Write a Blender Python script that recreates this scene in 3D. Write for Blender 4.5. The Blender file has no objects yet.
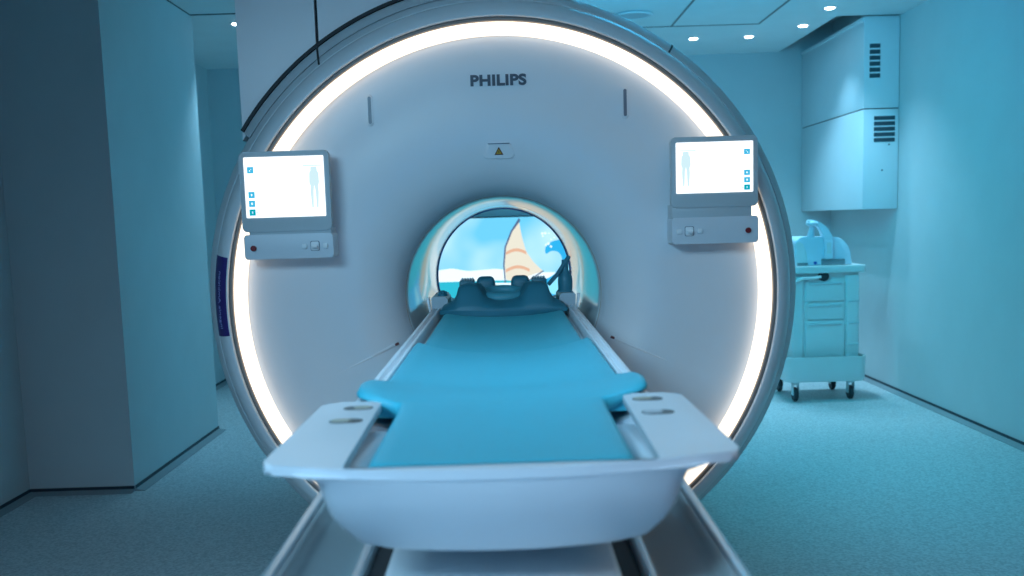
import bpy, bmesh, math, random
from mathutils import Vector, Matrix
PI = math.pi
random.seed(4)
sc = bpy.context.scene
col = sc.collection

# ------------------------------------------------------------------ materials
def mat(name, color, rough=.5, metal=0., bump=0., bscale=200., spec=.5, coat=0., var=.0, vscale=4.):
    m = bpy.data.materials.new(name); m.use_nodes = True
    nt = m.node_tree; b = nt.nodes['Principled BSDF']
    b.inputs['Base Color'].default_value = (*color, 1)
    b.inputs['Roughness'].default_value = rough
    b.inputs['Metallic'].default_value = metal
    b.inputs['Specular IOR Level'].default_value = spec
    b.inputs['Coat Weight'].default_value = coat
    tc = nt.nodes.new('ShaderNodeTexCoord')
    nz = nt.nodes.new('ShaderNodeTexNoise'); nz.inputs['Scale'].default_value = vscale; nz.inputs['Detail'].default_value = 3
    nt.links.new(tc.outputs['Object'], nz.inputs['Vector'])
    v = max(var, .015)
    rp = nt.nodes.new('ShaderNodeValToRGB')
    rp.color_ramp.elements[0].position = .3; rp.color_ramp.elements[1].position = .7
    rp.color_ramp.elements[0].color = (*[c * (1 - v) for c in color], 1)
    rp.color_ramp.elements[1].color = (*[min(1, c * (1 + v)) for c in color], 1)
    nt.links.new(nz.outputs['Fac'], rp.inputs['Fac']); nt.links.new(rp.outputs['Color'], b.inputs['Base Color'])
    if bump:
        n2 = nt.nodes.new('ShaderNodeTexNoise'); n2.inputs['Scale'].default_value = bscale
        nt.links.new(tc.outputs['Object'], n2.inputs['Vector'])
        bp = nt.nodes.new('ShaderNodeBump'); bp.inputs['Strength'].default_value = bump; bp.inputs['Distance'].default_value = .002
        nt.links.new(n2.outputs['Fac'], bp.inputs['Height']); nt.links.new(bp.outputs['Normal'], b.inputs['Normal'])
    return m

def emit(name, color, strength):
    m = bpy.data.materials.new(name); m.use_nodes = True
    nt = m.node_tree; nt.nodes.clear()
    e = nt.nodes.new('ShaderNodeEmission'); e.inputs['Color'].default_value = (*color, 1); e.inputs['Strength'].default_value = strength
    o = nt.nodes.new('ShaderNodeOutputMaterial'); nt.links.new(e.outputs[0], o.inputs[0])
    return m

def floor_mat():
    m = bpy.data.materials.new('speckled vinyl'); m.use_nodes = True
    nt = m.node_tree; b = nt.nodes['Principled BSDF']
    tc = nt.nodes.new('ShaderNodeTexCoord')
    n1 = nt.nodes.new('ShaderNodeTexNoise'); n1.inputs['Scale'].default_value = 85; n1.inputs['Detail'].default_value = 3
    n2 = nt.nodes.new('ShaderNodeTexVoronoi'); n2.inputs['Scale'].default_value = 120
    for n in (n1, n2): nt.links.new(tc.outputs['Object'], n.inputs['Vector'])
    r1 = nt.nodes.new('ShaderNodeValToRGB')
    r1.color_ramp.elements[0].position = .35; r1.color_ramp.elements[0].color = (.44, .49, .50, 1)
    r1.color_ramp.elements[1].position = .62; r1.color_ramp.elements[1].color = (.66, .71, .72, 1)
    nt.links.new(n1.outputs['Fac'], r1.inputs['Fac'])
    r2 = nt.nodes.new('ShaderNodeValToRGB')
    r2.color_ramp.elements[0].position = .0; r2.color_ramp.elements[0].color = (.72, .72, .72, 1)
    r2.color_ramp.elements[1].position = .35; r2.color_ramp.elements[1].color = (1, 1, 1, 1)
    nt.links.new(n2.outputs['Distance'], r2.inputs['Fac'])
    mx = nt.nodes.new('ShaderNodeMix'); mx.data_type = 'RGBA'; mx.blend_type = 'MULTIPLY'; mx.inputs[0].default_value = .6
    nt.links.new(r1.outputs['Color'], mx.inputs[6]); nt.links.new(r2.outputs['Color'], mx.inputs[7])
    nt.links.new(mx.outputs[2], b.inputs['Base Color'])
    b.inputs['Roughness'].default_value = .5
    bp = nt.nodes.new('ShaderNodeBump'); bp.inputs['Strength'].default_value = .15; bp.inputs['Distance'].default_value = .001
    nt.links.new(n1.outputs['Fac'], bp.inputs['Height']); nt.links.new(bp.outputs['Normal'], b.inputs['Normal'])
    return m

M = dict(
    wall=mat('painted wall', (.60, .645, .65), .65, bump=.05, bscale=120, var=.02),
    ceil=mat('ceiling board', (.80, .83, .83), .7, var=.02),
    floor=floor_mat(),
    cove=mat('vinyl cove', (.30, .34, .36), .5, var=.05, vscale=60),
    strip=mat('dark skirting strip', (.03, .045, .06), .5),
    dark=mat('dark gap', (.02, .025, .03), .6),
    cover=mat('white scanner cover', (.80, .81, .84), .32, bump=.02, bscale=300),
    bezel=mat('silver white bezel', (.76, .79, .82), .3, coat=.2),
    shell=mat('scanner side shell', (.68, .73, .76), .5),
    groove=mat('ring groove', (.22, .20, .19), .5),
    liner=mat('glossy bore liner', (.86, .92, .93), .17, coat=.4),
    tan=mat('tan edge trim', (.50, .40, .30), .5),
    navy=mat('navy rim', (.02, .10, .42), .35),
    label=mat('indigo label', (.035, .022, .17), .4),
    labtxt=mat('label lettering', (.30, .33, .62), .5),
    letter=mat('grey lettering', (.055, .075, .11), .45),
    slot=mat('slot lens', (.16, .20, .26), .3),
    slotrim=mat('slot surround', (.50, .54, .58), .35),
    red=mat('red plastic', (.22, .010, .018), .35),
    redk=mat('dark red marker', (.14, .025, .03), .5),
    warny=mat('warning yellow', (.55, .33, .02), .5),
    warnk=mat('warning border', (.10, .02, .015), .5),
    panelpl=mat('control panel plastic', (.52, .58, .61), .4),
    console=mat('console plastic', (.68, .73, .78), .4),
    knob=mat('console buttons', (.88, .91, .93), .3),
    table=mat('white table plastic', (.78, .80, .84), .42, var=.02),
    tabledk=mat('table base grey', (.47, .52, .53), .35, metal=.2),
    alu=mat('rail metal', (.55, .62, .66), .3, metal=.6),
    plate=mat('base plate', (.80, .84, .87), .35),
    foam=mat('blue mattress vinyl', (.05, .47, .60), .45, bump=.12, bscale=260, var=.03),
    coil=mat('head coil teal', (.03, .20, .27), .45, bump=.03),
    coilb=mat('head coil rim', (.07, .34, .42), .4),
    recess=mat('button recess', (.10, .115, .12), .5),
    pad=mat('beige button', (.42, .40, .33), .5),
    cart=mat('white cart plastic', (.76, .82, .82), .4, var=.02),
    cartin=mat('cart panel', (.62, .72, .74), .45),
    rubber=mat('caster rubber', (.03, .04, .05), .6),
    blueish=mat('pale blue coil plastic', (.62, .76, .86), .35),
    steel=mat('steel plate', (.22, .30, .33), .35, metal=.6),
    cab=mat('white cabinet panel', (.78, .82, .84), .3, coat=.2),
    vent=mat('vent slot', (.04, .07, .09), .6),
    screenw=emit('lit screen', (.93, .975, 1), 1.55),
    icon=emit('screen icon blue', (.05, .50, .80), 1.0),
    icond=emit('screen icon teal', (.0, .40, .55), 1.0),
    figure=emit('screen figure', (.66, .90, .97), 1.0),
    ring=emit('warm ring light', (1., .85, .68), 2.0),
    lamp=emit('downlight lens', (.85, .95, 1), 14),
    sky=emit('display sky', (.16, .64, .93), 1.15),
    skyhi=emit('display pale sky', (.42, .82, .98), 1.2),
    cloud=emit('display cloud', (.78, .94, 1.), 1.25),
    sea=emit('display sea', (.03, .50, .66), 1.1),
    sail=emit('display sail', (.84, .81, .68), 1.05),
    orange=emit('display orange', (.85, .50, .34), 1.0),
    hull=emit('display hull', (.60, .48, .28), 1.0),
    mast=emit('display mast', (.10, .16, .30), 1.0),
    wave=emit('display wave', (.03, .45, .85), 1.1),
    wavel=emit('display wave light', (.25, .75, .95), 1.2),
    frame=mat('display frame', (.03, .035, .04), .4),
)

# ------------------------------------------------------------------ builders
def wloc(o):
    v = Vector((0, 0, 0))
    while o is not None:
        v += o.location; o = o.parent
    return v

def build(name, bm, mats, parent=None, sharp=35):
    bmesh.ops.remove_doubles(bm, verts=bm.verts, dist=1e-6)
    bmesh.ops.recalc_face_normals(bm, faces=bm.faces)
    off = wloc(parent) if parent else None
    if off is None:
        xs = [v.co for v in bm.verts]
        lo = Vector([min(c[i] for c in xs) for i in range(3)]); hi = Vector([max(c[i] for c in xs) for i in range(3)])
        off = Vector(((lo.x + hi.x) / 2, (lo.y + hi.y) / 2, lo.z))
    bmesh.ops.translate(bm, verts=bm.verts, vec=-off)
    me = bpy.data.meshes.new(name); bm.to_mesh(me); bm.free()
    for m in (mats if isinstance(mats, (list, tuple)) else [mats]): me.materials.append(m)
    me.shade_smooth(); me.set_sharp_from_angle(angle=math.radians(sharp))
    o = bpy.data.objects.new(name, me); col.objects.link(o)
    if parent: o.parent = parent
    else: o.location = off
    return o

def thing(name, label, cat, loc=(0, 0, 0), group=None):
    o = bpy.data.objects.new(name, None); col.objects.link(o)
    o.empty_display_size = .1
    o.location = loc; o['label'] = label; o['category'] = cat
    if group: o['group'] = group
    return o

def struct(name, bm, mats, sharp=35):
    o = build(name, bm, mats, None, sharp); o['kind'] = 'structure'
    return o

def dup(root, loc, label):
    r = root.copy(); col.objects.link(r); r.location = loc; r['label'] = label
    for ch in list(root.children):
        c = ch.copy(); col.objects.link(c); c.parent = r
        for g in list(ch.children):
            d = g.copy(); col.objects.link(d); d.parent = c
    return r

def merge(bm, other, mi=0):
    base = len(bm.verts)
    vs = [bm.verts.new(v.co) for v in other.verts]
    other.verts.index_update()
    for f in other.faces:
        try:
            nf = bm.faces.new([vs[v.index] for v in f.verts]); nf.material_index = mi
        except ValueError: pass
    other.free()

def box(bm, x0, x1, y0, y1, z0, z1, bev=0., seg=2, mi=0):
    t = bmesh.new()
    bmesh.ops.create_cube(t, size=1)
    for v in t.verts:
        v.co = Vector(((x0 + x1) / 2 + v.co.x * (x1 - x0), (y0 + y1) / 2 + v.co.y * (y1 - y0), (z0 + z1) / 2 + v.co.z * (z1 - z0)))
    if bev: bmesh.ops.bevel(t, geom=t.edges[:], offset=bev, segments=seg, profile=.5, affect='EDGES')
    t.verts.index_update(); merge(bm, t, mi)
    return bm

def B(*a, **k): return box(bmesh.new(), *a, **k)

def lathe(bm, prof, xc, zc, seg=128, a0=0., a1=2 * PI, mi=0, axis='Y', yc=0.):
    full = abs(a1 - a0 - 2 * PI) < 1e-6
    n = seg if full else seg + 1
    rows = []
    for (r, y) in prof:
        row = []
        for i in range(n):
            a = a0 + (a1 - a0) * i / seg
            c, s = math.cos(a) * r, math.sin(a) * r
            row.append(bm.verts.new((xc + c, y, zc + s) if axis == 'Y' else (xc + c, yc + s, y)))
        rows.append(row)
    for k in range(len(rows) - 1):
        for i in range(seg):
            j = (i + 1) % n
            f = bm.faces.new((rows[k][i], rows[k][j], rows[k + 1][j], rows[k + 1][i])); f.material_index = mi
    return bm, rows

def ring_closed(bm, prof, xc, zc, seg=128, a0=0., a1=2 * PI, mi=0):
    """lathe with a closed profile (solid ring)"""
    full = abs(a1 - a0 - 2 * PI) < 1e-6
    _, rows = lathe(bm, prof + [prof[0]], xc, zc, seg, a0, a1, mi)
    if not full:
        for e in (0, -1):
            f = bm.faces.new([rows[k][e] for k in range(len(prof))]); f.material_index = mi
    return bm

def disc(bm, x, y0, y1, z, r, seg=32, bev=0., mi=0):
    t = bmesh.new()
    p = [(0.0001, y0), (r - bev, y0), (r, y0 + bev), (r, y1), (0.0001, y1)]
    lathe(t, p, x, z, seg); t.verts.index_update(); merge(bm, t, mi); return bm

def vdisc(bm, x, y, z0, z1, r, seg=32, bev=0., mi=0):
    t = bmesh.new()
    lathe(t, [(0.0001, z0), (r - bev, z0), (r, z0 + bev), (r, z1 - bev), (r - bev, z1), (0.0001, z1)], x, 0, seg, axis='Z', yc=y)
    t.verts.index_update(); merge(bm, t, mi); return bm

def prism(bm, pts, d0, d1, plane='XZ', bev=0., seg=2, mi=0):
    """outline pts extruded along the missing axis from d0 to d1"""
    t = bmesh.new()
    def P(a, b, d): return {'XZ': (a, d, b), 'XY': (a, b, d), 'YZ': (d, a, b)}[plane]
    lo = [t.verts.new(P(a, b, d0)) for a, b in pts]; hi = [t.verts.new(P(a, b, d1)) for a, b in pts]
    t.faces.new(lo); t.faces.new(hi[::-1])
    n = len(pts)
    for i in range(n):
        j = (i + 1) % n
        t.faces.new((lo[i], hi[i], hi[j], lo[j]))
    if bev:
        es = [e for e in t.edges if all((v in lo) for v in e.verts) or all((v in hi) for v in e.verts)]
        bmesh.ops.bevel(t, geom=es, offset=bev, segments=seg, profile=.5, affect='EDGES')
    t.normal_update()
    big = [f for f in t.faces if len(f.verts) > 4]
    if big: bmesh.ops.triangulate(t, faces=big)
    t.verts.index_update(); merge(bm, t, mi); return bm

def rrect(x0, x1, z0, z1, r, n=6):
    pts = []
    for (cx, cz, a) in ((x1 - r, z1 - r, 0), (x0 + r, z1 - r, PI / 2), (x0 + r, z0 + r, PI), (x1 - r, z0 + r, 1.5 * PI)):
        for i in range(n + 1):
            t = a + PI / 2 * i / n
            pts.append((cx + r * math.cos(t), cz + r * math.sin(t)))
    return pts

def fillet(pts, rad, n=5):
    """round each corner of a polygon; rad a number or list"""
    out = []; N = len(pts)
    for i in range(N):
        r = rad[i] if isinstance(rad, (list, tuple)) else rad
        p = Vector(pts[i]).to_2d() if len(pts[i]) > 2 else Vector(pts[i]); a = Vector(pts[i - 1]); b = Vector(pts[(i + 1) % N])
        if r <= 0: out.append((p.x, p.y)); continue
        u = (a - p); v = (b - p); lu, lv = u.length, v.length; u /= lu; v /= lv
        t = min(r, lu * .49, lv * .49)
        A = p + u * t; C = p + v * t
        for k in range(n + 1):
            s = k / n
            q = A * (1 - s) ** 2 + p * 2 * s * (1 - s) + C * s ** 2
            out.append((q.x, q.y))
    return out

def loft(bm, rings, cap=True, mi=0, closed=True):
    rows = [[bm.verts.new(p) for p in r] for r in rings]
    n = len(rows[0])
    for k in range(len(rows) - 1):
        for i in range(n if closed else n - 1):
            j = (i + 1) % n
            f = bm.faces.new((rows[k][i], rows[k][j], rows[k + 1][j], rows[k + 1][i])); f.material_index = mi
    if cap:
        for r in (rows[0], rows[-1]):
            f = bm.faces.new(r); f.material_index = mi
    return bm

def tube(bm, path, r, seg=10, mi=0, sx=1.):
    path = [Vector(p) for p in path]; rows = []
    for i, p in enumerate(path):
        d = (path[min(i + 1, len(path) - 1)] - path[max(i - 1, 0)]).normalized()
        up = Vector((0, 0, 1)) if abs(d.z) < .95 else Vector((0, 1, 0))
        a = d.cross(up).normalized(); b = a.cross(d)
        rr = r[i] if isinstance(r, (list, tuple)) else r
        rows.append([p + a * (math.cos(2 * PI * k / seg) * rr * sx) + b * (math.sin(2 * PI * k / seg) * rr) for k in range(seg)])
    return loft(bm, rows, True, mi)

def ellipsoid(bm, c, r, mi=0, power=2.):
    t = bmesh.new(); bmesh.ops.create_uvsphere(t, u_segments=24, v_segments=14, radius=1)
    for v in t.verts:
        w = [math.copysign(abs(q) ** (2 / power), q) for q in v.co]
        v.co = Vector((c[0] + r[0] * w[0], c[1] + r[1] * w[1], c[2] + r[2] * w[2]))
    t.verts.index_update(); merge(bm, t, mi); return bm

def lettering(name, text, x0, x1, z, height, y, m, parent, bold=.02, depth=.002, rot=None, spacing=1.):
    cu = bpy.data.curves.new(name, 'FONT'); cu.body = text; cu.size = 1; cu.offset = bold; cu.extrude = .01
    cu.space_character = spacing
    ob = bpy.data.objects.new(name + '_tmp', cu); col.objects.link(ob)
    dg = bpy.context.evaluated_depsgraph_get(); dg.update()
    me = bpy.data.meshes.new_from_object(ob.evaluated_get(dg))
    bpy.data.objects.remove(ob); bpy.data.curves.remove(cu)
    bm = bmesh.new(); bm.from_mesh(me); bpy.data.meshes.remove(me)
    xs = [v.co.x for v in bm.verts]; ys = [v.co.y for v in bm.verts]
    ax, bx, ay, by = min(xs), max(xs), min(ys), max(ys)
    for v in bm.verts:
        u = (v.co.x - ax) / (bx - ax); w = (v.co.y - ay) / (by - ay)
        d = depth if v.co.z > 0 else 0
        v.co = Vector((x0 + u * (x1 - x0), y - d, z + w * height))
        if rot: v.co = rot(u, w, d)
    return build(name, bm, m, parent, 30)

# ------------------------------------------------------------------ the room
XL, XR, YB, YF, H = -2.63, 2.98, 9.2, -1.6, 2.83
struct('floor', B(XL - .1, XR + .1, YF - .1, YB + .1, -.1, 0), M['floor'])
bm = bmesh.new()
box(bm, XL - .1, 2.50, YF - .1, YB + .1, H, H + .3); box(bm, 2.50, XR + .1, YF - .1, 7.60, H, H + .3)
box(bm, 2.50, XR + .1, 7.60, YB + .1, H + .25, H + .3)
struct('ceiling', bm, M['ceil'])
struct('wall_left', B(XL - .1, XL, YF - .1, YB + .1, 0, H), M['wall'])
struct('wall_right', B(XR, XR + .1, YF - .1, YB + .1, 0, H + .25), M['wall'])
struct('wall_back', B(XL, XR, YB, YB + .1, 0, H + .25), M['wall'])
struct('wall_front', B(XL, XR, YF - .1, YF, 0, H), M['wall'])
PX, PY0, PY1 = -2.06, 5.33, 6.93
struct('wall_pier', B(XL, PX, PY0, PY1, 0, H), M['wall'])
# skirting: dark strip on top of a vinyl cove
def skirting(name, a, b, nrm):
    """run from a to b (x,y), the room lies on side nrm"""
    a, b, n = Vector((*a, 0)), Vector((*b, 0)), Vector((*nrm, 0))
    bm = bmesh.new()
    prof = [(0, .001), (.055, .001), (.055, .003), (.02, .008), (.006, .014), (.006, .03), (0, .03)]
    loft(bm, [[tuple(p + n * u + Vector((0, 0, w))) for u, w in prof] for p in (a, b)], True)
    bm.faces.ensure_lookup_table()
    for f in bm.faces:
        if f.calc_center_median().z > .013 and len(f.verts) == 4: f.material_index = 1
    return struct(name, bm, [M['cove'], M['strip']])
skirting('baseboard_right', (XR, YF), (XR, YB), (-1, 0))
skirting('baseboard_left_near', (XL, YF), (XL, PY0), (1, 0))
skirting('baseboard_left_far', (XL, PY1), (XL, YB), (1, 0))
skirting('baseboard_pier_front', (XL, PY0), (PX, PY0), (0, -1))
skirting('baseboard_pier_side', (PX, PY0), (PX, PY1), (1, 0))
skirting('baseboard_back', (XL, YB), (XR, YB), (0, -1))
# shadow gaps between the ceiling boards
k = 1
for (x0, x1, y0, y1) in ((-.3, 1.97, 7.80, 7.815), (1.965, 1.98, 4.4, 7.815), (1.30, 1.315, 4.4, 7.80),
                         (-2.06, -1.0, 6.88, 6.90), (-2.075, -2.055, 4.4, 6.90)):
    struct('trim_%d' % k, B(x0, x1, y0, y1, H - .004, H + .001), M['dark'] if k in (4, 5) else M['groove']); k += 1

# ------------------------------------------------------------------ scanner
XC, ZC, F = -.015, 1.109, 3.785
S = thing('mri_scanner', 'large white round MRI scanner with a glowing warm ring and a short bore', 'scanner', (XC, F + .8, 0))
def clampfloor(bm, z=.004):
    for v in bm.verts:
        if v.co.z < z: v.co.z = z
    return bm
def smooth_prof(pts, n=5):
    out = []
    P = [Vector(p) for p in pts]
    for i in range(len(P) - 1):
        a, b, c, d = P[max(i - 1, 0)], P[i], P[i + 1], P[min(i + 2, len(P) - 1)]
        for k in range(n):
            t = k / n
            q = .5 * ((2 * b) + (c - a) * t + (2 * a - 5 * b + 4 * c - d) * t * t + (3 * b - a - 3 * c + d) * t ** 3)
            out.append((q.x, q.y))
    out.append(tuple(P[-1]))
    return out
prof = smooth_prof([(.974, F + .026), (.962, F + .028), (.93, F + .030), (.86, F + .031), (.78, F + .033), (.66, F + .032), (.56, F + .040), (.49, F + .066), (.438, F + .110), (.408, F + .155), (.393, F + .195), (.389, F + .212)])
def face_y(x, z):
    r = math.hypot(x - XC, z - ZC)
    for (r0, y0), (r1, y1) in zip(prof[1:], prof[:-1]):
        if r0 <= r <= r1: return y0 + (y1 - y0) * (r - r0) / (r1 - r0 + 1e-9)
    return F
bm, _ = lathe(bmesh.new(), prof, XC, ZC, 192)
build('front_cover', bm, M['cover'], S, 60)
# glowing ring: slightly proud of the dished face, tilted inwards
bm = ring_closed(bmesh.new(), smooth_prof([(.9745, F + .04), (.9745, F + .000), (.981, F - .008), (.998, F - .015), (1.012, F - .018), (1.018, F - .011)], 3) + [(1.018, F + .04)], XC, ZC, 192)
build('light_ring', bm, M['ring'], S, 60)
bm = ring_closed(bmesh.new(), [(1.019, F + .05), (1.019, F - .008), (1.023, F - .012), (1.031, F - .012), (1.036, F - .008), (1.036, F + .05)], XC, ZC, 192)
build('ring_gasket', bm, M['groove'], S)
# bezel around the ring
bm, _ = lathe(bmesh.new(), smooth_prof([(1.037, F + .05), (1.037, F - .012), (1.050, F - .016), (1.075, F + .004), (1.100, F + .045), (1.118, F + .100)], 4), XC, ZC, 192)
build('bezel', clampfloor(bm), M['bezel'], S, 60)
# side shell, back cover
bm, _ = lathe(bmesh.new(), [(1.115, F + .100), (1.1195, F + .104)] + smooth_prof([(1.122, F + .104), (1.148, F + .150), (1.174, F + .22), (1.189, F + .30), (1.193, F + .45), (1.193, F + 1.3), (1.15, F + 1.55), (1.05, F + 1.64)], 4) + [(.37, F + 1.645)], XC, ZC, 192)
build('side_shell', clampfloor(bm), M['shell'], S, 50)
# seam across the shell at the upper left and right
def shell_seam(name, a):
    bm = bmesh.new()
    pts = [(1.120, F + .102), (1.150, F + .148), (1.174, F + .218), (1.1905, F + .30), (1.1945, F + .44)]
    rows = []
    for (r, y) in pts:
        row = []
        for (dr, da) in ((-.004, -.0032), (.0015, -.0032), (.0015, .0032), (-.004, .0032)):
            row.append((XC + (r + dr) * math.cos(a + da), y - .001, ZC + (r + dr) * math.sin(a + da)))
        rows.append(row)
    loft(bm, rows); return build(name, bm, M['dark'], S)
shell_seam('shell_seam', math.atan2(.94, .68))
bm = bmesh.new(); rows = []
for (r, y) in [(1.123, F + .1035), (1.150, F + .149), (1.162, F + .169), (1.187, F + .214), (1.212, F + .259), (1.226, F + .30)]:
    xm = -.686 - .037 * (r - 1.123) / .103
    z = ZC + math.sqrt(r * r - (xm - XC) ** 2)
    rows.append([(xm + dx, y - dy, z) for dx, dy in ((-.0035, -.014), (-.0035, .006), (.0035, .006), (.0035, -.014))])
loft(bm, rows); build('shell_seam', bm, M['dark'], S)
# tall service housing behind the upper left of the ring, in two panels with a shadow gap
def housing(x0, x1):
    R = 1.215; pts = []
    n = 24
    for i in range(n + 1):
        x = x0 + (x1 - x0) * i / n
        pts.append((x, ZC + math.sqrt(max(R * R - (x - XC) ** 2, 0))))
    pts += [(x1, H - .004), (x0, H - .004)]
    bm = bmesh.new(); prism(bm, pts, F + .315, F + .95, 'XZ'); return bm
build('service_panel', housing(-1.045, -.732), M['cover'], S)
build('service_panel', housing(-.720, .28), M['cover'], S)
build('panel_joint', B(-.732, -.720, F + .335, F + .9, 2.0, H - .006), M['dark'], S)
a0, a1 = math.radians(75), math.radians(146.5)
bm = ring_closed(bmesh.new(), [(1.226, F + .296), (1.239, F + .296), (1.239, F + .32), (1.226, F + .32)], XC, ZC, 72, a0, a1)
build('housing_gap_shade', bm, M['dark'], S)  # dark band painted as the shadow between shell and housing
bm = ring_closed(bmesh.new(), [(1.160, F + .17), (1.185, F + .215), (1.210, F + .26), (1.223, F + .30), (1.223, F + .33), (1.175, F + .33)], XC, ZC, 72, a0, a1)
build('housing_collar', bm, M['shell'], S, 50)
# bore
RB = .361
bm, _ = lathe(bmesh.new(), smooth_prof([(.389, F + .212), (.383, F + .25), (.372, F + .45), (.364, F + .75), (RB, F + 1.1), (RB, F + 1.64)], 6), XC, ZC, 128)
build('bore_liner', bm, M['liner'], S, 60)
bm = ring_closed(bmesh.new(), [(.3545, F + 1.625), (.3545, F + 1.65), (.372, F + 1.66), (.372, F + 1.625)], XC, ZC, 128)
build('bore_rim', bm, M['navy'], S)
bm = bmesh.new()
tube(bm, [(XC + .391 * math.cos(a), F + .204, ZC + .391 * math.sin(a)) for a in [math.radians(x) for x in range(-45, 226, 5)]], .0018, 8)
build('bore_edge_trim', bm, M['tan'], S)
# bridge through the bore carrying the tabletop, ledges at its sides
build('bore_bridge', B(XC - .285, XC + .285, F + .12, F + 1.60, .86, .925, .006), M['tabledk'], S)
# lettering, warning plate, slots
lettering('logo_lettering', 'PHILIPS', -.113, .096, 1.902, .042, face_y(0, 1.923) + .001, M['letter'], S, bold=.042, depth=.004, spacing=1.06)
bm = prism(bmesh.new(), fillet([(-.078, 1.635), (.048, 1.635), (.030, 1.692), (-.060, 1.692)], [.02, .02, .012, .012]), F + .031, F + .06, 'XZ', .003)
def tilt(bm):
    for v in bm.verts: v.co.y += .0105 * (1.692 - v.co.z) / .057
    return bm
tilt(bm)
wp = build('warning_plate', bm, M['cover'], S)
cx = -.015
bm = bmesh.new()
prism(bm, [(cx - .017, 1.648), (cx + .017, 1.648), (cx, 1.678)], F + .0295, F + .034, 'XZ', mi=0)
prism(bm, [(cx - .0105, 1.652), (cx + .0105, 1.652), (cx, 1.6705)], F + .0285, F + .031, 'XZ', mi=1)
prism(bm, [(cx - .0015, 1.6545), (cx + .0015, 1.6545), (cx + .0015, 1.664), (cx - .0015, 1.664)], F + .0275, F + .029, 'XZ', mi=0)
tilt(bm)
build('warning_triangle', bm, [M['warnk'], M['warny']], wp)
build('plate_lip_shade', B(-.056, .026, F + .027, F + .034, 1.688, 1.6915, .001), M['slot'], wp)  # dark bar painted as the shade along the plate's top edge
for x in (-.4925, .4625):
    fy = face_y(x, 1.85)
    bm = prism(bmesh.new(), rrect(x - .012, x + .012, 1.768, 1.884, .0118), fy - .004, fy + .012, 'XZ', .002)
    sl = build('sensor_slot', bm, M['cover'], S)
    bm = prism(bmesh.new(), rrect(x - .006, x + .006, 1.776, 1.876, .0058), fy - .0055, fy, 'XZ')
    build('slot_lens', bm, M['slot'], sl)
# creases low on the face either side of the table
for s in (-1, 1):
    a = Vector((XC + s * .425, F + .095, .936)); b = Vector((XC + s * .64, F + .026, .838))
    pts = [a.lerp(b, t / 8) for t in range(9)]
    for p in pts:
        r = math.hypot(p.x - XC, p.z - ZC)
        for (r0, y0), (r1, y1) in zip(prof[1:], prof[:-1]):
            if r0 <= r <= r1: p.y = y0 + (y1 - y0) * (r - r0) / (r1 - r0 + 1e-9)
    rid = build('crease_ridge', tube(bmesh.new(), pts, [.0075 - .006 * i / 8 for i in range(9)], 8), M['cover'], S)
    build('red_marker', tube(bmesh.new(), [pts[0] + Vector((-s * .012, -.006, .004)), pts[0] + Vector((s * .018, -.006, -.009))], .005, 8), M['redk'], rid)
# indigo label on the left of the bezel, lettering running up it
def on_bezel(a, r, d=.0):
    pts = smooth_prof([(1.037, F - .012), (1.050, F - .016), (1.075, F + .004), (1.100, F + .045), (1.118, F + .100)], 6)
    y = pts[-1][1]
    for (r0, y0), (r1, y1) in zip(pts[:-1], pts[1:]):
        if r0 <= r <= r1 and r1 > r0: y = y0 + (y1 - y0) * (r - r0) / (r1 - r0); break
    return Vector((XC + (r + d * .5) * math.cos(a), y - d, ZC + (r + d * .5) * math.sin(a)))
A0, A1 = math.radians(169.8), math.radians(186.0)
bm = bmesh.new()
rs = [1.044, 1.052, 1.062, 1.075, 1.088, 1.100, 1.110]
rows = [[bm.verts.new(on_bezel(A0 + (A1 - A0) * i / 24, r, .0025)) for r in rs] for i in range(25)]
back = [[bm.verts.new(on_bezel(A0 + (A1 - A0) * i / 24, r, -.004)) for r in rs] for i in range(25)]
for i in range(24):
    for q in range(len(rs) - 1):
        bm.faces.new((rows[i][q], rows[i][q + 1], rows[i + 1][q + 1], rows[i + 1][q]))
        bm.faces.new((back[i][q], back[i + 1][q], back[i + 1][q + 1], back[i][q + 1]))
for i in range(24):
    for q in (0, len(rs) - 1): bm.faces.new((rows[i][q], rows[i + 1][q], back[i + 1][q], back[i][q]))
for i in (0, 24):
    for q in range(len(rs) - 1): bm.faces.new((rows[i][q], rows[i][q + 1], back[i][q + 1], back[i][q]))
lb = build('side_label', bm, M['label'], S, 60)
lettering('label_lettering', 'ingenia Ambition', 0, 1, 0, 1, 0, M['labtxt'], lb, bold=.005,
          rot=lambda u, w, d: on_bezel(math.radians(184.4) + math.radians(-11.6) * u, 1.067 + .014 * (1 - w) - .0, .0030 + d))

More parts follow.
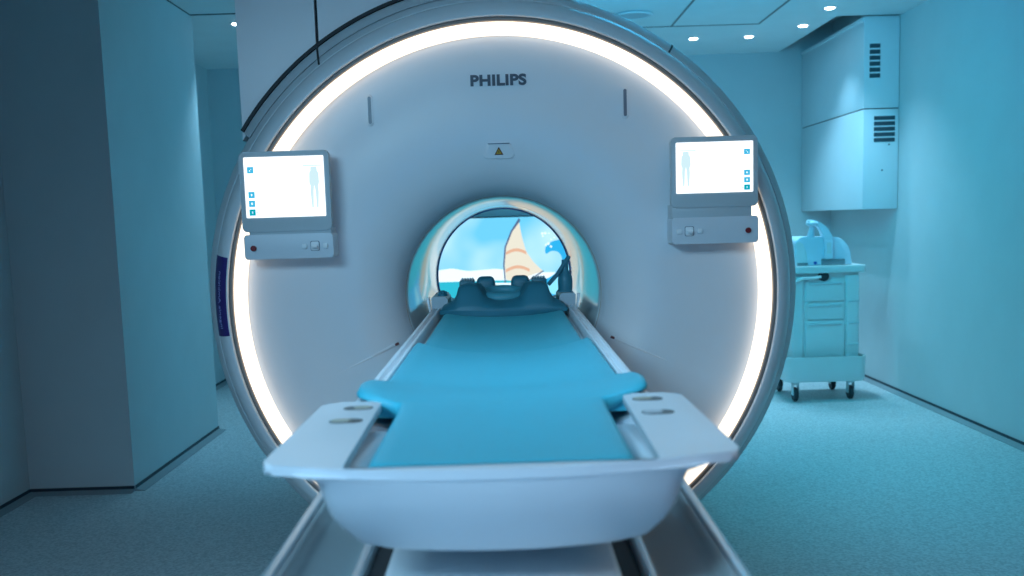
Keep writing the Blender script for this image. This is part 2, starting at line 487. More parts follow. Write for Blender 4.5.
# two operator panels on the face
def operator_panel(x0, x1, z0, z1, c0, c1, side):
    y = 3.70
    sd = -1 if side == 'left' else 1
    xo = x0 if sd < 0 else x1                       # outer edge
    bm = prism(bmesh.new(), rrect(x0, x1, z0, z1, .016), y, y + .034, 'XZ', .005)
    prism(bm, rrect(x0 + .03, x1 - .03, z0 + .02, z1 - .03, .02), y + .03, F + .045, 'XZ')
    p = build('control_panel', bm, M['panelpl'], S)
    # lit screen, icons and the faint figure of a body in one mesh
    sx0, sx1, sz0, sz1 = (x0 + .018, x1 - .018, z0 + .052, z1 - .020)
    bm = prism(bmesh.new(), rrect(sx0, sx1, sz0, sz1, .003, 2), y - .002, y + .004, 'XZ')
    W, Hh = sx1 - sx0, sz1 - sz0
    def U(u): return sx0 + W * (u if sd < 0 else 1 - u)
    def patch(u0, u1, v0, v1, mi, yy=.0028): 
        a, b = sorted((U(u0), U(u1))); box(bm, a, b, y - yy, y - .001, sz1 - Hh * v1, sz1 - Hh * v0, mi=mi)
    for (v, mi) in ((.16, 1), (.57, 1), (.715, 1), (.86, 2)):
        patch(.040, .118, v - .003, v + .103, mi)
    patch(.066, .078, .215, .23, 0, .0034); patch(.086, .092, .190, .203, 0, .0034)
    patch(.077, .083, .60, .64, 0, .0034); patch(.069, .091, .614, .624, 0, .0036)
    patch(.071, .089, .748, .780, 0, .0034); patch(.077, .086, .757, .771, 1, .0038)
    patch(.074, .086, .892, .93, 3, .0034)
    patch(.125, .145, .895, .93, 3); patch(.14, .15, .05, .06, 3)
    for u in (.31, .43, .62, .74): patch(u, u + .012, .925, .94, 3)
    patch(.74, .98, .150, .170, 3)
    # body figure
    def fig(pts):
        prism(bm, [(U(u), sz1 - Hh * v) for u, v in pts], y - .0028, y - .001, 'XZ', mi=3)
    fig([(.835, .18), (.91, .18), (.915, .25), (.93, .28), (.935, .44), (.92, .50), (.925, .60), (.912, .86), (.892, .86), (.884, .58), (.872, .48), (.861, .58), (.853, .86), (.833, .86), (.82, .60), (.825, .50), (.81, .44), (.815, .28), (.83, .25)])
    build('screen', bm, [M['screenw'], M['icon'], M['icond'], M['figure']], p)
    # console below with a recessed neck
    build('console_neck', B(x0 + .022, x1 - .004, y + .006, F + .045, c1 - .01, z0 + .012, .002) if sd < 0 else B(x0 + .004, x1 - .022, y + .006, F + .045, c1 - .01, z0 + .012, .002), M['panelpl'], p)
    bm = prism(bmesh.new(), rrect(x0 + .002, x1 + .002, c0, c1, .010), y + .002, F + .045, 'XZ', .005)
    build('console', bm, M['console'], p)
    xr = xo - sd * .036
    build('stop_button', disc(disc(bmesh.new(), xr, y - .008, y + .004, (c0 + c1) / 2 - .004, .0105, 24, .003), xr, y - .0095, y, (c0 + c1) / 2 - .004, .004, 16, .001), M['red'], p)
    xi = (x1 if sd < 0 else x0)
    for q in (.026, .103):
        xx = xi + sd * q; zz = (c0 + c1) / 2 - .001
        build('push_button', prism(bmesh.new(), rrect(xx - .0085, xx + .0085, zz - .0085, zz + .0085, .003), y - .008, y + .004, 'XZ', .003), M['knob'], p)
    xx = xi + sd * .0645
    bm = prism(bmesh.new(), rrect(xx - .0165, xx + .0165, zz - .018, zz + .018, .005), y - .001, y + .004, 'XZ', mi=1)
    prism(bm, rrect(xx - .0145, xx + .0145, zz - .016, zz + .016, .005), y - .004, y + .003, 'XZ', .002, mi=0)
    box(bm, xx - .0115, xx + .0115, y - .020, y - .002, zz - .008, zz + .004, .004, 2, mi=0)
    build('rocker_knob', bm, [M['knob'], M['slot']], p)
operator_panel(-.964, -.637, 1.387, 1.678, 1.286, 1.377, 'left')
operator_panel(.613, .931, 1.428, 1.684, 1.294, 1.392, 'right')

# ------------------------------------------------------------------ patient table
XT = -.016
T = thing('patient_table', 'long white patient table running from the camera into the scanner bore', 'table', (XT, 2.6, 0))
Y0, Y1 = 1.05, F + .005
for s in (-1, 1):
    xs = -.022
    def q(l): return [(xs + s * a, b) for a, b in l]
    bm = prism(bmesh.new(), fillet(q([(.372, .60), (.372, .86), (.345, .862), (.338, .835), (.262, .790), (.235, .79), (.235, .62)]), [.01, .012, .012, .012, .01, .005, .01]), Y0, Y1, 'XZ')
    build('base_rail', bm, M['tabledk'], T)
    build('rail_cap', prism(bmesh.new(), fillet(q([(.374, .845), (.374, .868), (.352, .868), (.352, .845)]), .008), Y0, Y1, 'XZ'), M['alu'], T)
    build('guide_strip', prism(bmesh.new(), fillet(q([(.262, .789), (.256, .815), (.236, .815), (.232, .789)]), .006), Y0, Y1, 'XZ'), M['alu'], T)
bm = prism(bmesh.new(), fillet([(xs - .196, .80), (xs - .190, .842), (xs - .10, .850), (xs + .10, .850), (xs + .190, .842), (xs + .196, .80)], [.002, .012, .02, .02, .012, .002]), Y0, Y1, 'XZ')
build('base_plate', bm, M['plate'], T)
build('base_pan', B(xs - .24, xs + .24, Y0, Y1, .60, .80, .01), M['dark'], T)
bm = bmesh.new()
loft(bm, [[(x, y, z) for x, y in rrect(xs - w, xs + w, a, 3.74, .06)] for z, w, a in ((.002, .33, 1.75), (.06, .33, 1.75), (.10, .27, 1.85), (.50, .27, 1.75), (.602, .33, 1.45))])
build('pedestal', bm, M['table'], T)
# tabletop slab and its side rails
def slab_sec(y):
    return [(XT + x, y, z) for x, z in ((-.262, .962), (-.285, .985), (-.287, 1.035), (-.262, 1.020), (-.19, .996), (0, .990), (.19, .996), (.262, 1.020), (.287, 1.035), (.285, .985), (.262, .962), (.2, .93), (-.2, .93))]
bm = loft(bmesh.new(), [slab_sec(y) for y in (1.898, 2.5, 3.2, F + 1.3)])
build('tabletop', bm, M['table'], T, 40)
for s in (-1, 1):
    bm = bmesh.new()
    pts = fillet([(XT + s * .290, 1.0), (XT + s * .290, 1.056), (XT + s * .276, 1.060), (XT + s * .272, 1.050), (XT + s * .268, 1.050), (XT + s * .264, 1.058), (XT + s * .256, 1.058), (XT + s * .256, 1.0)], .004, 3)
    prism(bm, pts, 1.922, F + .235, 'XZ'); build('side_rail', bm, M['table'], T, 40)
    bm = prism(bmesh.new(), [(XT + s * .290, 1.036), (XT + s * .292, 1.098), (XT + s * .284, 1.105), (XT + s * .236, 1.105), (XT + s * .225, 1.09), (XT + s * .225, 1.036)], F + .24, F + .50, 'XZ')
    l = build('bore_ledge', bm, M['tabledk'], T)
    build('ledge_lit_edge', prism(bmesh.new(), [(XT + s * .310, 1.100), (XT + s * .299, 1.104), (XT + s * .2925, 1.045), (XT + s * .300, 1.045)], F + .228, F + .26, 'XZ', .002), M['knob'], l)  # pale strip painted as the light catching the ledge's end edge
# end tray: U-shaped rim with two wings over a rounded tub
bow = [(XT + x, 1.336 + .056 * (abs(x) / .31) ** 2.4) for x in [-.30 + .06 * i for i in range(11)]]
U = [(XT - .340, 1.895), (XT - .346, 1.42), (XT - .336, 1.398)] + bow + [(XT + .336, 1.398), (XT + .346, 1.42), (XT + .340, 1.895), (XT + .230, 1.895), (XT + .223, 1.362), (XT - .223, 1.362), (XT - .230, 1.895)]
rad = [.03, .02, .02] + [0] * 11 + [.02, .02, .03, .02, .006, .006, .02]
Uf = fillet(U, rad)
bm = prism(bmesh.new(), Uf, 1.049, 1.064, 'XY', .0070, 4)
et = build('end_tray', bm, M['table'], T, 50)
def tub_out(w, yf, z, r, k):
    pts = []
    for i in range(9):
        x = -w + 2 * w * i / 8
        pts.append((XT + x, yf + (.03 if k else 0) * (abs(x) / w) ** 2))
    pts += [(XT + w, 2.02), (XT - w, 2.02)]
    f = fillet(pts, [r] + [0] * 7 + [r, .02, .02], 6)
    return [(x, y, z if y < 1.89 else min(z, .995)) for x, y in f]
bm = bmesh.new()
loft(bm, [tub_out(w, yf, z, r, w > .23 or z < .99) for w, yf, z, r in ((.205, 1.372, 1.0, .02), (.208, 1.370, 1.025, .02), (.218, 1.364, 1.046, .02), (.228, 1.352, 1.0515, .03), (.300, 1.3375, 1.052, .05), (.268, 1.339, 1.042, .06), (.259, 1.346, 1.020, .06), (.252, 1.361, .988, .07), (.240, 1.390, .957, .08), (.220, 1.415, .930, .085), (.190, 1.450, .911, .09), (.150, 1.49, .902, .09), (.10, 1.55, .898, .06))])
build('tray_tub', bm, M['table'], et, 60)
for (x, y, w, d, side) in ((-.266, 1.825, .027, .017, 1), (-.270, 1.705, .029, .018, -1), (.270, 1.830, .028, .017, -1), (.270, 1.700, .028, .018, 0)):
    b = bmesh.new()
    prism(b, rrect(XT + x - w, XT + x + w, y - d, y + d, d * .95), 1.062, 1.0652, 'XY', mi=0)
    prism(b, rrect(XT + x - w + (w * .7 if side > 0 else .003), XT + x + w - (.003 if side > 0 else w * .7), y - d * .6, y + d * .6, d * .55), 1.064, 1.0668, 'XY', .001, mi=1)
    o = build('tray_button', b, [M['recess'], M['pad'] if side else M['slotrim']], et)

# ------------------------------------------------------------------ mattress pads
def sstep(a, b, x):
    t = min(1, max(0, (x - a) / (b - a))); return t * t * (3 - 2 * t)
def mattress(name, label, rows):
    bm = bmesh.new(); rings = []
    for (y, w, zc, ze, zb) in rows:
        top = []
        n = 16
        for i in range(n + 1):
            u = -1 + 2 * i / n
            x = u * (w - .014)
            top.append((XT + x, y, zc + (ze - zc) * abs(u) ** 2.5))
        e = ze
        th = min(.014, (e - zb) * .45)
        zi = min(zb, max(zc - .022, .9995)); wi = min(.19, w - .012)
        right = [(XT + w - .004, y, e - th * .35), (XT + w, y, e - th), (XT + w, y, zb + .004), (XT + w - .006, y, zb), (XT + (.252 if zb > 1.05 else wi + .008), y, zb if zb > 1.05 else (zb + zi) / 2), (XT + (.246 if zb > 1.05 else wi), y, zi)]
        left = [(2 * XT - a, y, c) for a, _, c in right[::-1]]
        rings.append(left + top + right)
    loft(bm, rings)
    o = build(name, bm, M['foam'], None, 60)
    o['label'] = label; o['category'] = 'mattress'; o['group'] = 'blue mattress pads on the patient table'
    return o
rows = [(1.378, .176, 1.026, 1.026, 1.005), (1.381, .187, 1.046, 1.047, 1.005), (1.390, .195, 1.054, 1.056, 1.005)]
for i in range(1, 10): rows.append((1.39 + .05 * i, .198, 1.054 - .0005 * i, 1.057, 1.004))
rows += [(1.885, .200, 1.049, 1.059, 1.006), (1.897, .206, 1.049, 1.060, 1.03), (1.905, .232, 1.049, 1.062, 1.042), (1.914, .268, 1.049, 1.070, 1.0615), (1.928, .280, 1.048, 1.076, 1.0615), (1.95, .287, 1.048, 1.082, 1.0615), (2.0, .289, 1.047, 1.084, 1.0615), (2.04, .288, 1.046, 1.082, 1.0615), (2.075, .283, 1.045, 1.078, 1.0615), (2.10, .273, 1.044, 1.072, 1.0615), (2.115, .2552, 1.043, 1.068, 1.0615), (2.13, .2525, 1.042, 1.066, 1.030)]
for i in range(1, 11): rows.append((2.13 + .06 * i, .252, 1.042 - .0008 * i, 1.066, 1.026))
rows += [(2.79, .252, 1.032, 1.066, 1.026), (2.81, .252, 1.031, 1.066, 1.026), (2.822, .250, 1.028, 1.063, 1.026), (2.826, .247, 1.022, 1.056, 1.026)]
mattress('mattress_pad', 'nearer and longer blue mattress pad with broad shoulders beside the white tray', rows)
rows = [(2.832, .230, 1.012, 1.038, 1.024), (2.838, .233, 1.018, 1.046, 1.023), (2.855, .234, 1.020, 1.050, 1.022)]
for i in range(1, 12): rows.append((2.855 + .09 * i, .234, 1.020 + .001 * i, 1.052, 1.022))
rows += [(3.87, .233, 1.032, 1.050, 1.023), (3.878, .230, 1.028, 1.044, 1.024)]
mattress('mattress_pad', 'farther blue mattress pad leading into the bore up to the head coil', rows)

# ------------------------------------------------------------------ head coil in the bore
HC = thing('head_coil', 'dark teal lower head coil with raised side lobes lying at the bore mouth', 'coil', (XT, 4.05, 1.028))
half = [(.252, 1.056), (.238, 1.074), (.212, 1.086), (.196, 1.094), (.187, 1.112), (.178, 1.142), (.163, 1.155), (.130, 1.158), (.104, 1.154), (.088, 1.136), (.073, 1.108), (.060, 1.098), (.035, 1.090), (.012, 1.088)]
full = [(XT + x, z) for x, z in half] + [(XT - x, z) for x, z in half[::-1]]
def csec(y, k, sh):
    return [(XT + (x - XT) * sh, y, 1.058 + (z - 1.058) * k) for x, z in full] + [(XT - .250 * sh, y, 1.044), (XT - .12, y, 1.028), (XT + .12, y, 1.028), (XT + .250 * sh, y, 1.044)]
bm = loft(bmesh.new(), [csec(y, k, sh) for y, k, sh in ((3.888, .06, .985), (3.895, .22, 1.0), (3.915, .55, 1.), (3.94, .86, 1.), (3.965, .98, 1.), (4.0, 1., 1.), (4.016, .99, .86), (4.05, .98, .86), (4.08, .90, .86), (4.095, .7, .85))])
build('coil_base', bm, M['coil'], HC, 70)
bm = bmesh.new()
pts = [(XT + .075 * math.cos(a), 4.06 + .06 * math.sin(a), 1.106 + .012 * math.sin(a)) for a in [2 * PI * i / 32 for i in range(33)]]
tube(bm, pts, .021, 10)
build('neck_ring', bm, M['coilb'], HC, 60)
for s in (-1, 1):
    b = bmesh.new(); ellipsoid(b, (XT + s * .072, 4.17, 1.112), (.040, .045, .062), power=4)
    build('head_pad', b, M['coil'], HC, 60)
    b = bmesh.new(); box(b, XT + s * .150 - .03, XT + s * .150 + .03, 4.11, 4.26, 1.12, 1.162, .008)
    for i in range(5): box(b, XT + s * .150 - .024 + .011 * i, XT + s * .150 - .019 + .011 * i, 4.12, 4.25, 1.16, 1.166, .001, 1, 1)
    build('coil_frame', b, [M['coil'], M['knob']], HC)
build('coil_tail', B(XT - .20, XT + .20, 4.08, 4.5, 1.046, 1.10, .01), M['coil'], HC)
# small pieces on the ledges
P = thing('bottle_holder', 'small dark bottle-shaped post with a slanting rod on the right bore ledge', 'holder', (.238, 4.08, 1.105))
b = bmesh.new(); lathe(b, [(.0001, 1.1065), (.024, 1.1065), (.029, 1.112), (.030, 1.150), (.028, 1.168), (.020, 1.182), (.014, 1.195), (.013, 1.236), (.0001, 1.238)], .238, 0, 24, axis='Z', yc=4.08)
build('post', b, M['coil'], P, 40)
build('rod', tube(bmesh.new(), [(.168, 4.045, 1.140), (.205, 4.06, 1.178), (.256, 4.08, 1.250)], .0085, 10), M['coil'], P)
build('foot', B(.206, .262, 4.05, 4.11, 1.1055, 1.112, .002), M['coil'], P)
P = thing('clamp_knob', 'small dark star knob on the left bore ledge beside the head coil', 'knob', (-.262, 4.05, 1.105))
b = bmesh.new(); vdisc(b, -.262, 4.05, 1.1055, 1.114, .020, 20, .002)
build('base', b, M['coil'], P)
b = bmesh.new(); vdisc(b, -.262, 4.05, 1.113, 1.128, .011, 16, .003)
for i in range(5):
    a = 2 * PI * i / 5; vdisc(b, -.262 + .012 * math.cos(a), 4.05 + .012 * math.sin(a), 1.114, 1.125, .006, 10, .002)
build('grip', b, M['coil'], P)

# ------------------------------------------------------------------ picture display on the back wall
D = thing('wall_display', 'lit wall display seen through the bore, showing a pale-sailed boat on blue sea', 'screen', (0, YB - .03, .40))
y = YB - .045
dx0, dx1, dz0, dz1 = -1.0, 1.0, .36, 1.432
b = B(dx0 - .012, dx1 + .012, y, YB - .002, dz0 - .012, dz1 + .012, .004)
build('display_frame', b, M['frame'], D)
nt = M['sky'].node_tree; tc = nt.nodes.new('ShaderNodeTexCoord'); nz = nt.nodes.new('ShaderNodeTexNoise')
nz.inputs['Scale'].default_value = 1.5; nz.inputs['Detail'].default_value = 2
rp = nt.nodes.new('ShaderNodeValToRGB'); rp.color_ramp.elements[0].position = .40; rp.color_ramp.elements[1].position = .68
rp.color_ramp.elements[0].color = (.15, .60, .90, 1); rp.color_ramp.elements[1].color = (.58, .88, 1, 1)
nt.links.new(tc.outputs['Object'], nz.inputs['Vector']); nt.links.new(nz.outputs['Fac'], rp.inputs['Fac'])
nt.links.new(rp.outputs['Color'], nt.nodes['Emission'].inputs['Color'])
b = bmesh.new()
names = ['sky', 'skyhi', 'cloud', 'sea', 'sail', 'orange', 'hull', 'mast', 'wave', 'wavel']
def lay(pts, mi, n):
    prism(b, pts, y - .001 - .0012 * n, y, 'XZ', mi=mi)
lay([(dx0, dz0), (dx1, dz0), (dx1, dz1), (dx0, dz1)], 0, 1)
lay(fillet([(-1., .86), (1., .86), (1., .90), (.2, .93), (-.1, .97), (-.35, .955), (-.5, .985), (-.7, .96), (-1., .97)], .03), 2, 3)
lay([(dx0, dz0), (dx1, dz0), (dx1, .862), (dx0, .862)], 3, 4)
# wave with a curl
wv = [(.20, .70), (.30, .84), (.42, .89), (.50, .97), (.515, 1.05), (.48, 1.11), (.41, 1.12), (.36, 1.08), (.355, 1.15), (.42, 1.205), (.54, 1.225), (.72, 1.20), (.96, 1.08), (.96, .70)]
lay(fillet(wv, .04), 8, 5)
lay(fillet([(.36, .80), (.50, .90), (.575, 1.0), (.575, 1.10), (.52, 1.175), (.60, 1.16), (.66, 1.08), (.66, .97), (.58, .84), (.50, .72), (.40, .72)], .03), 9, 6)
for i in range(26):
    a = random.uniform(0, 1); px = .34 + .42 * a + random.uniform(-.03, .03); pz = 1.16 + .06 * math.sin(a * 3) + random.uniform(-.04, .12)
    r = random.uniform(.006, .013)
    lay([(px + r * math.cos(t * PI / 4), pz + r * math.sin(t * PI / 4)) for t in range(8)], 2, 7)
# boat: mast edge, plain sail, two curved bands, hull
sail = [(.125, 1.40), (.06, 1.30), (.0, 1.16), (-.015, 1.0), (-.005, .86), (.10, .85), (.22, .90), (.335, .935), (.25, 1.02), (.185, 1.12), (.15, 1.25)]
lay(fillet(sail, .02), 4, 8)
lay([(.128, 1.425), (.05, 1.31), (-.012, 1.165), (-.03, 1.0), (-.02, .83), (-.008, .83), (-.016, 1.0), (.002, 1.16), (.062, 1.30), (.14, 1.40)], 7, 9)
for zz in (.96, 1.12):
    band = [(-.008 + .22 * t, zz + .035 * math.sin(PI * t)) for t in [i / 8 for i in range(9)]]
    if zz > 1.1: band = [(.0 + .185 * t, zz + .03 * math.sin(PI * t)) for t in [i / 8 for i in range(9)]]
    lay(band + [(x, z - .028) for x, z in band[::-1]], 5, 9)
lay([(.33, .94), (.20, .86), (.12, .83), (.12, .82), (.21, .85), (.345, .935)], 7, 9)
lay(fillet([(-.21, .845), (-.08, .815), (.10, .805), (.26, .815), (.33, .84), (.26, .765), (.10, .74), (-.06, .76)], .01), 6, 10)
lay([(-.20, .842), (-.08, .822), (.10, .815), (.30, .835), (.30, .85), (.10, .835), (-.08, .84)], 2, 11)
build('picture', b, [M[n] for n in names], D)

# ------------------------------------------------------------------ wall cabinet, right
C = thing('wall_cabinet', 'white wall-hung cabinet with dark vent slots on the right wall', 'cabinet', (2.85, 8.4, 1.40))
cx0, cx1, cy0, cy1 = 2.71, XR - .004, 7.62, YB - .012
lo = build('lower_casing', B(cx0, cx1, cy0, cy1, 1.405, 2.148, .004), M['cab'], C)
up = build('upper_casing', B(cx0, cx1, cy0, cy1, 2.156, 2.826, .004), M['cab'], C)
build('casing_joint', B(cx0 + .008, cx1 - .004, cy0 + .008, cy1 - .004, 2.14, 2.164), M['dark'], C)
build('top_rail', B(cx0 - .012, cx0 + .01, cy0 + .01, cy1, 2.795, 2.822, .003), M['cab'], C)
b = bmesh.new()
for i in range(6): box(b, 2.752, 2.832, cy0 - .003, cy0 + .004, 2.378 + .0435 * i, 2.378 + .0435 * i + .031, .001, 1)
build('upper_vent', b, M['vent'], C)
b = bmesh.new()
for i in range(5): box(b, 2.790, 2.948, cy0 - .003, cy0 + .004, 1.905 + .0405 * i, 1.905 + .0405 * i + .029, .001, 1)
build('lower_vent', b, M['vent'], C)
for x, z in ((2.905, 1.885), (2.855, 1.695)):
    build('screw', disc(bmesh.new(), x, cy0 - .003, cy0 + .002, z, .006, 12, .001), M['dark'], C)

# ------------------------------------------------------------------ cart
K = thing('supply_cart', 'white medical cart on black casters beyond the right side of the scanner', 'cart', (2.32, 7.55, 0))
ky0, ky1 = 7.32, 7.78
build('worktop', prism(bmesh.new(), rrect(2.075, 2.632, ky0 - .02, ky1 + .02, .03), .952, 1.002, 'XY', .008, 3), M['cart'], K)
b = B(2.095, 2.590, ky0 + .02, ky1 - .01, .20, .952, .006)
build('cabinet_body', b, M['cart'], K)
build('side_column', prism(bmesh.new(), rrect(2.090, 2.180, ky0 + .0, ky0 + .10, .02), .30, .93, 'XY', .004), M['cart'], K)
rc = build('side_column', prism(bmesh.new(), rrect(2.487, 2.592, ky0 + .0, ky0 + .10, .02), .30, .93, 'XY', .004), M['cart'], K)
for z in (.42, .58, .74):
    b = bmesh.new(); box(b, 2.505, 2.590, ky0 - .006, ky0 + .05, z - .008, z + .004, .004)
    build('bin_lip', b, M['cartin'], rc)
for (z0, z1) in ((.33, .60), (.61, .735), (.745, .90)):
    d = build('drawer', prism(bmesh.new(), rrect(2.195, 2.478, z0, z1, .018), ky0 + .004, ky0 + .06, 'XZ', .006), M['cart'], K)
    build('drawer_pull', B(2.215, 2.458, ky0 - .006, ky0 + .01, z1 - .035, z1 - .018, .006), M['cartin'], d)
b = bmesh.new(); disc(b, 2.325, ky0 - .002, ky0 + .03, .928, .038, 24)
for v in b.verts:
    v.co.z = min(v.co.z, .949)
build('lock_recess', b, M['rubber'], K)
build('hose', tube(bmesh.new(), [(2.10, ky0 - .006, .84), (2.115, ky0 - .01, .89), (2.16, ky0 - .012, .915), (2.25, ky0 - .012, .915), (2.30, ky0 - .01, .925)], .012, 10), M['cart'], K)
def tray_ring(z, e): return [(x, y_, z) for x, y_ in rrect(2.035 - e, 2.628 + e, ky0 - .06 - e, ky1 + .05 + e, .06)]
b = bmesh.new(); loft(b, [tray_ring(.160, -.03), tray_ring(.150, -.01), tray_ring(.165, .0), tray_ring(.29, .004), tray_ring(.335, .006), tray_ring(.335, -.006), tray_ring(.29, -.012), tray_ring(.20, -.016)])
build('base_bumper', b, M['cart'], K, 50)
for (x, y_) in ((2.118, ky0 + .0), (2.538, ky0 + .03), (2.118, ky1 - .03), (2.538, ky1 - .02)):
    b = bmesh.new()
    box(b, x - .024, x + .024, y_ - .022, y_ + .03, .13, .158, .004); box(b, x - .024, x - .018, y_ - .02, y_ + .03, .05, .14, .002, 1); box(b, x + .018, x + .024, y_ - .02, y_ + .03, .05, .14, .002, 1)
    cs = build('caster', b, M['cartin'], K)
    b = bmesh.new(); lathe(b, [(.0001, -.016), (.045, -.016), (.052, -.009), (.053, 0), (.052, .009), (.045, .016), (.0001, .016)], 0, 0, 28)
    for v in b.verts: v.co = Vector((v.co.y + x, v.co.x + y_ + .012, v.co.z + .0545))
    build('wheel', b, M['rubber'], cs)
# coil lying on the cart
N = thing('surface_coil', 'pale blue arched imaging coil with a carrying handle on the cart top', 'coil', (2.33, 7.52, 1.003))
def arch(ins, y_):
    L, R_ = 2.135 + ins, 2.560 - ins
    return fillet([(L, 1.0045), (L + .002, 1.19 - ins), (L + .055, 1.218 - ins), (R_ - .085, 1.208 - ins), (R_ - .02, 1.13 - ins), (R_, 1.0045)], [0, .04, .05, .07, .06, 0])
ao, ai = arch(0, 0), arch(.016, 0)
b = bmesh.new()
prism(b, ao, 7.40, 7.68, 'XZ', .008, 3)
build('coil_shell', b, M['blueish'], N, 50)
# open left end: dark inner tunnel and rim
b = prism(bmesh.new(), fillet([(2.142, 1.012), (2.142, 1.185), (2.19, 1.175), (2.222, 1.09), (2.228, 1.012)], [.005, .03, .03, .03, .005]), 7.397, 7.405, 'XZ')
build('end_opening', b, M['cartin'], N)
def strap(path, wid, y0_, y1_):
    P_ = [Vector(p) for p in path]; L, R_ = [], []
    for i, p in enumerate(P_):
        d = (P_[min(i + 1, len(P_) - 1)] - P_[max(i - 1, 0)]).normalized(); n = Vector((-d.y, d.x)) * wid[i] * .5
        L.append(tuple(p + n)); R_.append(tuple(p - n))
    return prism(bmesh.new(), fillet(L + R_[::-1], .012, 3), y0_, y1_, 'XZ', .005, 2)
b = strap([(2.376, 1.10), (2.378, 1.17), (2.372, 1.215), (2.345, 1.262), (2.31, 1.302), (2.27, 1.326), (2.225, 1.330)], [.056, .058, .062, .050, .036, .028, .02], 7.372, 7.43)
e_ = bmesh.new(); ellipsoid(e_, (2.262, 7.40, 1.314), (.048, .045, .022)); e_.verts.index_update(); merge(b, e_)
b2 = tube(bmesh.new(), [(2.268, 7.41, 1.305), (2.264, 7.43, 1.25), (2.262, 7.45, 1.185)], [.018, .022, .032], 12)
b2.verts.index_update(); merge(b, b2)
build('carry_handle', b, M['blueish'], N, 60)
b = prism(bmesh.new(), rrect(2.350, 2.404, 1.05, 1.19, .008), 7.368, 7.402, 'XZ', .003)
h = build('latch_plate', b, M['blueish'], N)
build('latch_window', prism(bmesh.new(), rrect(2.362, 2.392, 1.09, 1.17, .006), 7.3665, 7.370, 'XZ'), M['cartin'], h)
build('foot_plate', B(2.33, 2.50, 7.375, 7.42, 1.0045, 1.048, .006), M['steel'], N)
build('end_clamp', B(2.15, 2.225, 7.375, 7.42, 1.0045, 1.025, .004), M['steel'], N)
build('lock_pin', disc(bmesh.new(), 2.285, 7.388, 7.41, 1.022, .012, 16, .003), M['navy'], N)

# ------------------------------------------------------------------ ceiling fittings
def spot(name, loc, energy, color, size=1.9, blend=.6, rad=.04, rot=(0, 0, 0)):
    l = bpy.data.lights.new(name, 'SPOT'); l.energy = energy; l.color = color; l.spot_size = size; l.spot_blend = blend; l.shadow_soft_size = rad
    o = bpy.data.objects.new(name, l); col.objects.link(o); o.location = loc; o.rotation_euler = rot; return o
DL = thing('ceiling_downlight', 'left of two recessed ceiling downlights level with each other near the back wall', 'downlight', (1.575, 8.34, H), 'recessed ceiling downlights')
b = bmesh.new(); lathe(b, [(.034, H - .006), (.052, H - .006), (.056, H - .001), (.034, H - .001), (.034, H - .006)], 1.575, 0, 32, axis='Z', yc=8.34)
build('trim_ring', b, M['cab'], DL)
b = bmesh.new(); vdisc(b, 1.575, 8.34, H - .012, H - .001, .034, 24, .004)
build('lens', b, M['lamp'], DL)
LAMPC = (.33, .73, 1.)
spots = [((1.575, 8.34, H), 'left of two recessed ceiling downlights level with each other near the back wall'),
         ((2.026, 8.33, H), 'right of two recessed ceiling downlights level with each other near the back wall'),
         ((2.343, 7.92, H), 'ceiling downlight beside the left edge of the ceiling recess over the wall cabinet'),
         ((2.340, 7.27, H), 'nearest ceiling downlight on the right, in front of the wall cabinet'),
         ((-1.83, 7.21, H), 'single ceiling downlight at left, beside the tall panel behind the scanner')]
for i, (loc, lab) in enumerate(spots):
    if i: dup(DL, loc, lab)
for i, (loc, lab) in enumerate(spots):
    spot('downlight_bulb', (loc[0], loc[1], H - .02), 55 if i == 2 else 83, LAMPC, 1.7, .9)
V = thing('ceiling_speaker', 'round white ceiling grille just above the scanner top', 'ceiling speaker', (.98, 7.31, H))
b = bmesh.new(); lathe(b, [(.105, H - .002), (.135, H - .004), (.14, H - .010), (.12, H - .016), (.105, H - .010)], .96, 0, 40, axis='Z', yc=7.31)
build('trim_ring', b, M['cab'], V)
b = bmesh.new(); vdisc(b, .96, 7.31, H - .012, H - .002, .107, 32, .003)
build('grille', b, M['slotrim'], V)

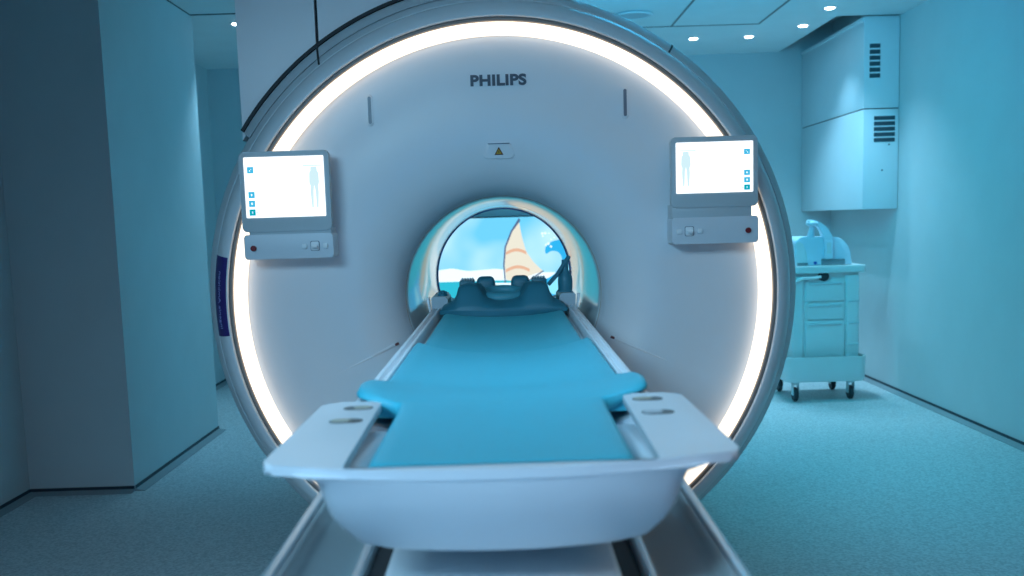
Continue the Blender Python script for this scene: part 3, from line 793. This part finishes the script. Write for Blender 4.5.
def area(name, loc, size, energy, color, rot=(0, 0, 0), sy=None, spread=PI):
    l = bpy.data.lights.new(name, 'AREA'); l.energy = energy; l.color = color; l.size = size; l.spread = spread
    if sy: l.shape = 'RECTANGLE'; l.size_y = sy
    o = bpy.data.objects.new(name, l); col.objects.link(o); o.location = loc; o.rotation_euler = rot; return o
def aim(a, b): return (Vector(b) - Vector(a)).to_track_quat('-Z', 'Y').to_euler()
CY = (.09, .62, 1.)
FILLS = [   # added fill lights without fixtures: place, aim, size, spread, watts, colour
    ((.9, 5.75, H - .05), (2.95, 7.5, .7), .8, 100, 7.7, (.05, .94, 1.)),
    ((-1.3, .1, H - .05), (.25, 3.0, 1.0), 1.3, 80, 29, (.37, .73, 1.)),
    ((1.2, .1, H - .05), (.1, 2.6, 1.0), 1.3, 80, 3.2, (1., .62, .30)),
    ((.7, 5.3, 2.36), (1.2, 7.6, 4.0), .7, 180, 29, (.03, .52, 1.)),  # unseen uplight added to brighten the ceiling behind the scanner
    ((0, 2.35, H - .05), (0, 2.35, 0), .6, 70, 3.4, (.31, .66, .95)),
    ((1.9, 4.9, H - .05), (1.9, 5.1, 0), .8, 90, 4.3, (.08, .82, 1.)),
    ((0, YF + .02, 1.35), (0, 3, 1.0), 1.0, 110, 8, (.06, .42, 1.)),  # unseen light added behind the camera; the front wall has no window
]
for (p, t, sz, sp, wt, c) in FILLS:
    area('unseen_ceiling_fill' if p[2] > 2.5 else 'unseen_uplight_fill' if p[2] > 2 else 'unseen_front_fill', p, sz, wt, c, aim(p, t), sz, math.radians(sp))  # all added only to set the brightness, each out of view
w = bpy.data.worlds.new('World'); sc.world = w; w.use_nodes = True
w.node_tree.nodes['Background'].inputs[0].default_value = (.02, .06, .09, 1); w.node_tree.nodes['Background'].inputs[1].default_value = .2

# ------------------------------------------------------------------ camera
cam = bpy.data.cameras.new('camera'); co = bpy.data.objects.new('camera', cam); col.objects.link(co)
cam.sensor_width = 36; cam.lens = 1000 / 1024 * 36; cam.shift_y = 49 / 1024
cam.clip_start = .02
R = Matrix.Rotation(math.radians(-.19659), 3, 'Z') @ Matrix.Rotation(PI / 2 - math.radians(6.62576), 3, 'X') @ Matrix.Rotation(math.radians(-1.75), 3, 'Z')
co.matrix_world = Matrix.Translation((0, 0, 1.40)) @ R.to_4x4()
cam.dof.use_dof = True; cam.dof.focus_distance = 3.8; cam.dof.aperture_fstop = 3.2
sc.camera = co
sc.view_settings.view_transform = 'Standard'; sc.view_settings.look = 'None'; sc.view_settings.gamma = 1
sc.view_settings.use_curve_mapping = False; sc.view_settings.exposure = 0
sc.cycles.use_denoising = True
sc.cycles.max_bounces = 8
